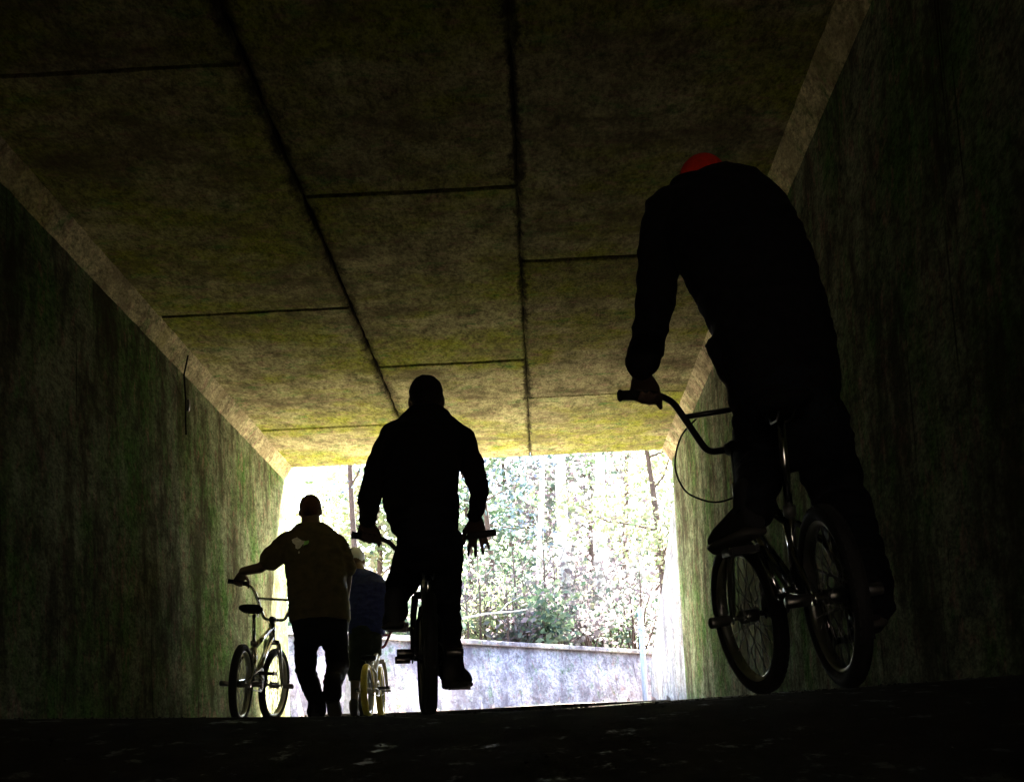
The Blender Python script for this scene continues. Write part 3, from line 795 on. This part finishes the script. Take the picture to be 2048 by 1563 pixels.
    return dict(root=root, mw=mw, grip={k: (W(p), (mw.to_3x3() @ dn).normalized()) for k, (p, dn) in grips.items()}, pedal={k: W(p) for k, p in ped.items()}, seat=W(seatp), fwd=(mw.to_3x3() @ V((1, 0, 0))).normalized())

bikeA = make_bike('dark chrome bicycle with black handlebar ridden by the person in the red cap', on_floor(1702, 1370, 5.27), on_floor(1532, 1393, 6.17), lean=R(6.5), steer=R(9), crank=68, stemz=.79, rise=.205, barw=.345, seat=(.20, .82), bar_back=.035, frame='chrome')
bikeB = make_bike('black bicycle ridden by the bareheaded cyclist in the middle', on_floor(862, 1434, 8.0), on_floor(852, 1434, 8.93), lean=R(-1.5), steer=R(2), crank=52, bb=.245, stemz=.70, rise=.115, seat=(.22, .62), barw=.325, spokes='join')
bikeC = make_bike('chrome framed bicycle with black saddle wheeled along the left wall', on_floor(478, 1437, 12.35), on_floor(540, 1437, 13.22), lean=R(-4.5), steer=R(-8), crank=-15, frame='chrome', bars='chrome', spokes='join', seat=(.25, .74), stemz=.70, rise=.235, barw=.335, pegs=True)
bikeD = make_bike('small cream child bicycle with yellow tyres pushed by the stooping kid', on_floor(737, 1437, 14.3), on_floor(762, 1437, 14.95), lean=R(0), steer=R(4), s=.76, wr=.20, wb=.665, rise=.15, barw=.25, stemz=.535, seat=(.17, .44), crank=0, frame='pale_paint', bars='pink_paint', tyre='yellow_rubber', rim='steel', spokes='join', pegs=False)
pts = [at(1392, 838, 6.33), at(1362, 873, 6.30), at(1350, 930, 6.25), at(1368, 978, 6.2), at(1402, 998, 6.15), at(1440, 1003, 6.1), at(1490, 985, 6.05)]
inv = bikeA['mw'].inverted()
def smooth_line(p, n=5):
    out = []
    for i in range(len(p) - 1):
        p0 = p[max(0, i-1)]; p1 = p[i]; p2 = p[i+1]; p3 = p[min(len(p)-1, i+2)]
        for k in range(n):
            t = k / n
            out.append(.5 * ((2*p1) + (p2-p0)*t + (2*p0-5*p1+4*p2-p3)*t*t + (3*p1-p0-3*p2+p3)*t**3))
    return out + [p[-1]]
MB().tube([inv @ p for p in smooth_line(pts)], .0032, 8).build('brake_cable', M['rubber'], bikeA['root'])

# ------------------------------------------------------------------ people
def ppm(Y): return FPX / (Y * 1.0)           # pixels per metre at that distance
UP = Vector((0, 0, 1))
def hand(mb, wrist, grip, gdir, size=1.0, wrap=1.0, base=0.35, fan=0.0):
    """a hand that closes over a bar at `grip`; gdir runs along the bar outwards; thumb on the inner side"""
    gdir = gdir.normalized()
    fw = (grip - wrist); fw = (fw - gdir * fw.dot(gdir)).normalized()
    side = -gdir                               # towards the thumb
    nrm = side.cross(fw) if side.cross(fw).z > 0 else fw.cross(side)
    nrm.normalize()                            # back of the hand
    palm = wrist.lerp(grip, .95) + nrm * .022 * size
    k0 = grip + nrm * .030 * size + fw * .012 * size
    # palm
    mb.loft([(wrist, side * .026 * size, nrm * .019 * size), (wrist.lerp(palm, .5), side * .036 * size, nrm * .019 * size), (palm, side * .042 * size, nrm * .016 * size), (k0, side * .041 * size, nrm * .012 * size)], 16, 2.5)
    for i, (o_, ln, r) in enumerate(((.031, .92, .0095), (.0105, 1.03, .0098), (-.0105, .97, .0095), (-.030, .80, .0085))):
        p = k0 + side * o_ * size; a = -.25 - .1 * i * (1 - wrap); seg = [.040, .027, .022]
        chain = [p - fw * .012 * size]; rad = [r * size]
        cum = base + .05 * i
        angs = (.75 * wrap + .25, 1.05 * wrap, .75 * wrap)
        chain.append(p); rad.append(r * size)
        for L_, da in zip(seg, angs):
            cum += da
            dr = (fw * math.cos(cum) - nrm * math.sin(cum) + side * o_ * fan).normalized()
            p = p + dr * L_ * ln * size; chain.append(p); rad.append(r * size * (1 - .12 * len(chain) / 5))
        mb.limb(chain, rad, 8)
    # thumb leaves the side of the palm near its base and closes under the bar
    b = wrist.lerp(palm, .45) + side * .026 * size
    c = b + side * .026 * size + fw * .026 * size - nrm * .004
    d_ = c + side * .010 * size + fw * .026 * size - nrm * .016 * size
    e = d_ + fw * .018 * size - nrm * .018 * size
    mb.limb([b, c, d_, e], [.014 * size, .012 * size, .0105 * size, .0085 * size], 8)

def shoe(name, heel, toe, parent, size=1.0, pitch=None):
    d = (toe - heel); L = d.length; d.normalize(); sd = d.cross(UP).normalized(); n = sd.cross(d).normalized()
    mb = MB(); secs = []
    for t, w, h in ((-.06, .022, .040), (.0, .036, .050), (.12, .038, .052), (.3, .039, .048), (.5, .044, .040), (.72, .048, .031), (.9, .042, .024), (1.02, .022, .014)):
        secs.append((heel + d * L * t + n * h * size, sd * w * size, n * h * size))
    mb.loft(secs, 18, 2.7)
    mb.limb([heel + d * L * .14 + n * .07 * size, heel + d * L * .10 + n * .125 * size], [.044 * size, .043 * size], 12)
    me = skin_mesh(mb, name, .008, 3)
    o = link(name, me, M['shoe'], parent)
    sl = MB(); secs = []
    for t, w in ((-.05, .026), (.03, .040), (.3, .041), (.5, .046), (.72, .050), (.92, .042), (1.03, .018)):
        secs.append((heel + d * L * t + n * .004, sd * w * size, n * .014 * size))
    sl.loft(secs, 18, 2.6); sl.build('sole', M['sole'], o)
    return o

def head_parts(mb, c, fwd, up, s=1.0):
    fwd = fwd.normalized(); up = (up - fwd * up.dot(fwd)).normalized(); sd = up.cross(fwd).normalized()
    rot = Matrix((sd, fwd, up)).transposed()
    P = lambda x, y, z: c + (sd * x + fwd * y + up * z) * s
    mb.ball(P(0, -.012, .022), (.076 * s, .094 * s, .090 * s), 20, 14, rot)       # skull
    mb.ball(P(0, .022, -.040), (.058 * s, .066 * s, .075 * s), 18, 12, rot)       # jaw
    mb.ball(P(0, .066, -.090), (.024 * s, .022 * s, .020 * s), 10, 8, rot)        # chin
    mb.limb([P(0, .088, .012), P(0, .106, -.022)], [.010 * s, .015 * s], 8)       # nose
    mb.limb([P(-.032, .078, .022), P(.032, .078, .022)], [.013 * s, .013 * s], 8) # brow
    mb.limb([P(-.018, .086, -.052), P(.018, .086, -.052)], [.008 * s, .008 * s], 8)   # lips
    for sg in (-1, 1):
        mb.ball(P(sg * .076, -.004, -.008), (.010 * s, .019 * s, .032 * s), 10, 8, rot)  # ears
        mb.ball(P(sg * .030, .072, .004), (.012 * s, .010 * s, .008 * s), 8, 6, rot)     # eyelids
    return P, rot

def px(x, y, Y): return at(x, y, Y)

def person(label, spec):
    """spec gives the torso outline, limbs, head; the body is one surface, the clothes follow it"""
    S = spec; root_mb = MB()
    V = Vector
    # ---- body
    b = root_mb
    tors = S['torso']
    sx = V((1, 0, 0)); dep = S.get('depth_dir', V((0, .96, -.28))).normalized()
    def secs(k):
        out = []
        for (x, y, Y, hw, dp) in tors:
            out.append((px(x, y, Y), S.get('side', sx) * hw / ppm(Y) * k, dep * dp * k))
        return out
    b.loft(secs(.80), 24, 2.3)
    P, rot = head_parts(b, S['head'], S['head_fwd'], S['head_up'], S.get('hs', 1.0))
    b.limb([S['neck0'], S['head'] - S['head_up'].normalized() * .05], [.074 * S.get('hs', 1), .066 * S.get('hs', 1)], 14)
    for arm in S['arms']:
        pts, rad = arm['pts'], arm['rad']
        b.limb(pts, [r * f for r, f in zip(rad, arm.get('thin', [.7, .68, .66, .7]))], 12)
        hand(b, pts[-1], arm['grip'][0], arm['grip'][1], S.get('hands', 1.0), arm.get('wrap', 1.0), arm.get('base', .35), arm.get('fan', 0.0))
    for leg in S['legs']:
        b.limb(leg['pts'], [r * f for r, f in zip(leg['rad'], (.75, .68, .62))], 12)
        heel, toe = leg['foot']
        b.limb([leg['pts'][-1], heel.lerp(toe, .15) + UP * .05, heel.lerp(toe, .75) + UP * .03], [leg['rad'][-1] * .6, .032, .026], 10)
    me = skin_mesh(b, 'person', S.get('voxel', .007), 3)
    root = link('person', me, M['skin']); tag(root, label, 'person')
    # ---- top
    t = MB(); t.loft(secs(1.0), 28, S.get('e', 2.4))
    for arm in S['arms']:
        n = arm.get('sleeve', len(arm['pts']))
        pts = list(arm['pts'][:n]); rad = list(arm['rad'][:n])
        if arm.get('cuff'): pts[-1] = arm['cuff']
        t.limb(pts, rad, 16)
    for c in S.get('top_extra', []): t.limb(*c)
    top = link(S['top'][0], skin_mesh(t, S['top'][0], S.get('cvox', .011), S.get('csm', 7), S.get('folds', .008), S.get('fscale', 9), S['seed']), M[S['top'][1]], root)
    # ---- trousers
    t = MB()
    hx = tors[0]
    for leg in S['legs']:
        n = leg.get('cut', 3)
        pts = list(leg['pts'][:n]); rad = list(leg['rad'][:n])
        if leg.get('hem'): pts.append(leg['hem'][0]); rad.append(leg['hem'][1])
        t.limb(pts, rad, 16)
    (x, y, Y, hw, dp) = S['hip']
    c = px(x, y, Y); sd = S.get('side', sx) * hw / ppm(Y)
    t.loft([(c + UP * .10, sd * .93, dep * dp * .93), (c, sd, dep * dp), (c - UP * .09, sd * .93, dep * dp * .92), (c - UP * .13, sd * .5, dep * dp * .5)], 24, 2.3)
    tr = link(S['trousers'][0], skin_mesh(t, S['trousers'][0], S.get('cvox', .011), S.get('csm', 7), S.get('folds', .008) * 1.1, S.get('fscale', 9), S['seed'] + 5), M[S['trousers'][1]], root)
    for leg in S['legs']: shoe('shoe', leg['foot'][0], leg['foot'][1], root, S.get('shoes', 1.0))
    # ---- hair or cap
    hs = S.get('hs', 1.0)
    if S.get('hair') and not S.get('cap'):
        h = MB(); h.ball(P(0, -.020, .030), (.0785 * hs, .092 * hs, .087 * hs), 22, 14, rot); h.ball(P(0, -.038, -.015), (.060 * hs, .066 * hs, .075 * hs), 18, 12, rot)
        link('hair', skin_mesh(h, 'hair', .008, 3, .004, 30, S['seed']), M[S['hair']], root)
    if S.get('cap'):
        h = MB(); h.ball(P(0, -.012, .034), (.086 * hs, .102 * hs, .090 * hs), 24, 16, rot)
        cp = link('cap', h.mesh('cap'), M[S['cap']], root)
        br = MB(); 
        sdv, fwv, upv = rot.col[0], rot.col[1], rot.col[2]
        secs_ = []
        for yy, w, zz in ((.06, .072, .040), (.10, .070, .034), (.14, .058, .026), (.165, .034, .020), (.172, .012, .018)):
            secs_.append((P(0, yy * (1 if S.get('brim', 1) > 0 else -1), zz), V(sdv) * w * hs, V(upv) * .006 * hs))
        br.loft(secs_, 16, 2.4); br.build('brim', M[S['cap']], cp)
        MB().ball(P(0, -.012, .126), .009 * hs, 8, 6).build('button', M[S['cap']], cp)
    return root, top, P, rot

def leg_to(hipp, knee, ankle): return [hipp, knee, ankle]
def foot_on(pedal, fwd, L=.25, back=.62, up=.02, out=Vector((0, 0, 0)), pitch=0.0):
    f = (Vector((fwd.x, fwd.y, 0)).normalized() + out + UP * pitch).normalized()
    h = pedal - f * L * back + UP * up
    return (h, h + f * L)

# --- the rider in the red cap, standing on the pedals
A = bikeA; gL, gR = A['grip']['L'], A['grip']['R']
fL = foot_on(A['pedal']['L'] + Vector((-.035, 0, 0)), A['fwd'], .27, .70, .018, Vector((-.22, 0, 0)), -.10)
fR = foot_on(A['pedal']['R'] + Vector((.03, 0, 0)), A['fwd'], .27, .70, .018, Vector((.16, 0, 0)), -.05)
gL = (gL[0] - gL[1] * .030, gL[1])
wrL = gL[0] + Vector((-.012, -.075, .062)); wrR = gR[0] + Vector((0, -.07, .06))
person('person in black with a red cap, riding the nearest bicycle on the right', dict(seed=1, voxel=.007, cvox=.010, folds=.012, fscale=8, e=2.3,
    torso=[(1578, 838, 5.78, 104, .145), (1566, 770, 5.80, 114, .150), (1558, 710, 5.84, 118, .155), (1532, 620, 5.90, 124, .16), (1500, 545, 5.97, 134, .165), (1468, 470, 6.05, 138, .165), (1450, 415, 6.10, 124, .155), (1446, 378, 6.14, 92, .125), (1438, 356, 6.18, 52, .08)],
    depth_dir=Vector((0, .93, -.36)), head=px(1408, 379, 6.36), head_fwd=Vector((-.10, .80, -.60)), head_up=Vector((0, .55, .83)), neck0=px(1432, 395, 6.20), hs=1.0,
    arms=[dict(pts=[px(1342, 428, 6.10), px(1319, 505, 6.13), px(1310, 600, 6.18), px(1294, 690, 6.24), wrL], rad=[.090, .072, .066, .057, .050], thin=[.6, .62, .6, .58, .55], cuff=wrL + Vector((.0, -.005, .02)), grip=gL, wrap=.95),
          dict(pts=[px(1545, 440, 6.08), px(1590, 560, 6.25), wrR], rad=[.078, .066, .048], thin=[.7, .65, .6], grip=gR)],
    hip=(1578, 835, 5.78, 100, .145),
    legs=[dict(pts=[px(1532, 850, 5.82), px(1520, 875, 6.22), fL[0] + Vector((.02, .05, .12))], rad=[.105, .092, .060], hem=(fL[0] + Vector((.01, .045, .075)), .062), foot=fL),
          dict(pts=[px(1632, 850, 5.82), px(1684, 1010, 6.03), fR[0] + Vector((0, .05, .12))], rad=[.108, .088, .068], hem=(fR[0] + Vector((0, .045, .06)), .070), foot=fR)],
    top=('jacket', 'black_cloth'), trousers=('trousers', 'dark_denim'), cap='red_cloth', hair='hair', hands=1.12, csm=10, top_extra=[([px(1425, 690, 5.85), px(1452, 740, 5.84)], [.022, .03], 10), ([px(1405, 392, 6.14), px(1345, 432, 6.10)], [.070, .085], 14), ([px(1374, 388, 6.22), px(1425, 380, 6.24)], [.072, .070], 14)]))

# --- the cyclist in the middle
B = bikeB; gL, gR = B['grip']['L'], B['grip']['R']
fL = foot_on(B['pedal']['L'] + Vector((-.02, 0, 0)), B['fwd'], .27, .66, .008, Vector((-.05, 0, 0)))
fR = foot_on(B['pedal']['R'] + Vector((.005, 0, 0)), B['fwd'], .27, .66, .008, Vector((.26, 0, 0)))
gL = (gL[0] - gL[1] * .005, gL[1]); gR = (gR[0] - gR[1] * .025, gR[1])
wrL = gL[0] + Vector((.01, -.06, .075)); wrR = gR[0] + Vector((.0, -.05, .085))
person('bareheaded person in black riding the middle bicycle straight ahead', dict(seed=2, voxel=.0065, cvox=.010, folds=.010, fscale=9,
    torso=[(850, 1058, 8.22, 66, .135), (844, 1020, 8.25, 75, .14), (840, 975, 8.28, 76, .14), (839, 930, 8.34, 80, .145), (846, 895, 8.40, 84, .15), (851, 868, 8.46, 76, .145), (853, 845, 8.50, 56, .12), (853, 824, 8.52, 38, .09)],
    depth_dir=Vector((0, .95, -.3)), head=px(853, 802, 8.60), head_fwd=Vector((0, 1, -.22)), head_up=Vector((0, .2, 1)), neck0=px(853, 838, 8.53),
    arms=[dict(pts=[px(793, 882, 8.48), px(757, 940, 8.52), px(738, 1000, 8.57), wrL], rad=[.088, .064, .052, .042], thin=[.6, .64, .66, .72], grip=gL, wrap=1.0),
          dict(pts=[px(914, 884, 8.48), px(945, 930, 8.52), px(960, 985, 8.57), wrR], rad=[.086, .056, .042, .034], thin=[.6, .7, .78, .85], grip=gR, wrap=.10, base=.25, fan=7.0)],
    hip=(854, 1072, 8.22, 60, .14),
    legs=[dict(pts=[px(838, 1085, 8.26), px(803, 1168, 8.62), fL[0] + Vector((0, .06, .11))], rad=[.090, .072, .048], hem=(fL[0] + Vector((0, .06, .06)), .052), foot=fL),
          dict(pts=[px(888, 1085, 8.26), px(894, 1212, 8.45), fR[0] + Vector((0, .06, .11))], rad=[.085, .062, .050], hem=(fR[0] + Vector((0, .055, .06)), .056), foot=fR)],
    top=('sweatshirt', 'black_cloth'), trousers=('trousers', 'dark_denim'), hair='hair', hands=1.1, csm=12,
    top_extra=[([px(838, 846, 8.50), px(800, 878, 8.48)], [.065, .085], 14), ([px(868, 846, 8.50), px(907, 880, 8.48)], [.065, .085], 14)]))

# --- the man walking with the chrome bicycle
C_ = bikeC; gL = C_['grip']['L']; YW = 12.95
fw = Vector((.0, 1, 0))
fL = (on_floor(632, 1437, 13.1) + Vector((0, 0, .012)), on_floor(632, 1437, 13.1) + Vector((-.03, .27, .012)))
fR = (on_floor(664, 1437, 12.68) + Vector((0, 0, .11)), on_floor(672, 1437, 12.90) + Vector((.0, 0, .012)))
wrL = gL[0] + Vector((.045, -.06, .07))
rr_ = at(688, 1208, 13.30)
walker, wtop, _, _ = person('man in an olive T-shirt walking and holding the chrome bicycle', dict(seed=3, voxel=.008, cvox=.011, folds=.009, fscale=10, shoes=1.0,
    torso=[(640, 1243, YW, 61, .15), (638, 1205, YW, 60, .15), (633, 1160, YW + .02, 59, .15), (629, 1115, YW + .05, 62, .15), (626, 1085, YW + .08, 60, .14), (624, 1064, YW + .1, 46, .12), (622, 1049, YW + .12, 30, .085)],
    depth_dir=Vector((0, 1, -.12)), head=px(621, 1023, YW + .2), head_fwd=Vector((0, 1, -.6)), head_up=Vector((0, .6, 1)), neck0=px(623, 1062, YW + .12), hs=.98,
    arms=[dict(pts=[px(578, 1086, YW + .07), px(541, 1118, YW + .1), px(520, 1135, YW + .12), wrL], rad=[.085, .078, .046, .036], thin=[.6, .56, .85, .85], sleeve=2, grip=gL),
          dict(pts=[px(674, 1088, YW + .07), px(695, 1135, YW + .08), px(692, 1172, YW + .18), rr_], rad=[.072, .062, .046, .034], thin=[.7, .7, .8, .9], sleeve=2, grip=(rr_ + Vector((-.01, .07, -.03)), Vector((1, 0, 0))))],
    hip=(640, 1250, YW, 56, .145),
    legs=[dict(pts=[px(613, 1262, YW), px(611, 1340, YW + .10), fL[0] + Vector((0, .05, .12))], rad=[.090, .070, .060], hem=(fL[0] + Vector((0, .05, .05)), .067), foot=fL),
          dict(pts=[px(668, 1262, YW), px(676, 1332, YW + .06), fR[0] + Vector((0, .05, .12))], rad=[.092, .076, .060], hem=(fR[0] + Vector((0, .05, .06)), .067), foot=fR)],
    top=('tshirt', 'olive_cloth'), trousers=('trousers', 'black_cloth'), hair='rust_hair'))
# faded print between the shoulder blades
def print_on(target, outline, Y, mat, name, parent):
    bm = bmesh.new(); bm.from_mesh(target.data); bv = BVHTree.FromBMesh(bm); bm.free()
    def hit(p):
        h = bv.ray_cast(p - Vector((0, 1.0, 0)), Vector((0, 1, 0)))
        return (h[0] + Vector((0, -.004, 0))) if h[0] else p
    pts2 = [at(x, y, Y) for x, y in outline]; c = sum(pts2, Vector()) / len(pts2)
    vs = [hit(c)]; fs = []; n = len(pts2); rings = 4
    for r in range(1, rings + 1):
        for p in pts2: vs.append(hit(c.lerp(p, r / rings)))
    for k in range(n):
        k2 = (k + 1) % n; fs.append((0, 1 + k, 1 + k2))
        for r in range(rings - 1): fs.append((1 + r*n + k, 1 + (r+1)*n + k, 1 + (r+1)*n + k2, 1 + r*n + k2))
    MB().add(vs, fs).build(name, mat, parent)
print_on(wtop, [(585,1080),(590,1077),(596,1075),(600,1078),(606,1082),(612,1083),(614,1088),(608,1091),(604,1097),(599,1100),(594,1098),(593,1091),(587,1086)], YW, M['print'], 'shirt_print', wtop)
print_on(wtop, [(611,1084),(616,1083),(620,1082),(621,1086),(618,1090),(612,1092),(609,1094),(611,1089)], YW, M['print_green'], 'shirt_print', wtop)
print_on(wtop, [(600,1105),(602,1104),(603,1107),(602,1109),(600,1109)], YW, M['print'], 'shirt_print', wtop)

# --- the stooping kid in navy with the small bicycle
D_ = bikeD; gR = D_['grip']['R']; gLd = D_['grip']['L']; YK = 14.85
fL = (on_floor(708, 1437, 14.8) + Vector((0, 0, .012)), on_floor(708, 1437, 14.8) + Vector((-.01, .22, .012)))
fR = (on_floor(722, 1437, 15.05) + Vector((0, 0, .012)), on_floor(724, 1437, 15.05) + Vector((.02, .22, .012)))
wr1 = gR[0] + Vector((-.02, -.05, .06)); wr2 = gLd[0] + Vector((-.02, -.05, .07))
kid, ktop, Pk, rotk = person('kid in a navy top and pale cap stooping over the small bicycle', dict(seed=4, voxel=.009, cvox=.011, folds=.008, fscale=10, shoes=.86, hands=.85, hs=.93,
    torso=[(732, 1272, YK, 36, .115), (736, 1235, YK + .03, 38, .115), (738, 1200, YK + .08, 41, .115), (736, 1175, YK + .13, 42, .115), (729, 1157, YK + .18, 36, .10), (721, 1143, YK + .22, 20, .07)],
    depth_dir=Vector((0, .95, -.3)), head=px(711, 1123, YK + .30), head_fwd=Vector((.1, 1, -.5)), head_up=Vector((-.1, .5, 1)), neck0=px(719, 1150, YK + .22),
    arms=[dict(pts=[px(763, 1172, YK + .16), px(781, 1215, YK + .18), wr1], rad=[.056, .046, .032], thin=[.7, .7, .9], sleeve=2, grip=gR),
          dict(pts=[px(700, 1172, YK + .16), px(712, 1220, YK + .3), wr2], rad=[.056, .046, .032], thin=[.7, .7, .9], sleeve=2, grip=gLd)],
    hip=(731, 1285, YK, 33, .12),
    legs=[dict(pts=[px(716, 1300, YK), px(711, 1350, YK + .03), fL[0] + Vector((0, .045, .10))], rad=[.075, .062, .045], cut=2, foot=fL),
          dict(pts=[px(742, 1300, YK), px(732, 1350, YK + .08), fR[0] + Vector((0, .045, .10))], rad=[.075, .062, .045], cut=2, foot=fR)],
    top=('sweatshirt', 'navy_cloth'), trousers=('shorts', 'olive_shorts'), cap='white_cloth', hair='hair'))
MB().ball(Pk(.02, -.095, .06), (.026, .014, .020), 10, 8, rotk).build('cap_emblem', M['blue_print'], [c for c in kid.children if c.name.startswith('cap')][0])

# ------------------------------------------------------------------ small things
rg = random.Random(3)
st = MB()
for _ in range(1500):
    y = 2.6 + 7.5 * rg.random() ** 1.4; x = rg.uniform(XL + .05, XR - .05); r = rg.choice((.002, .003, .003, .004, .005)) * rg.uniform(.7, 1.2)
    z = floor_z(x, y); c = Vector((x, y, z + r * .2))
    v = [c + Vector((rg.uniform(.7, 1.3) * r * a, rg.uniform(.7, 1.3) * r * b, rg.uniform(.6, 1) * r * d)) for a, b, d in ((1, 0, 0), (-1, 0, 0), (0, 1, 0), (0, -1, 0), (0, 0, 1), (0, 0, -1))]
    st.add(v, [(0, 2, 4), (2, 1, 4), (1, 3, 4), (3, 0, 4), (2, 0, 5), (1, 2, 5), (3, 1, 5), (0, 3, 5)])
tag(st.build('grit', M['ramp'], None, False), 'loose grit and small stones scattered over the tunnel floor', 'grit', kind='stuff')
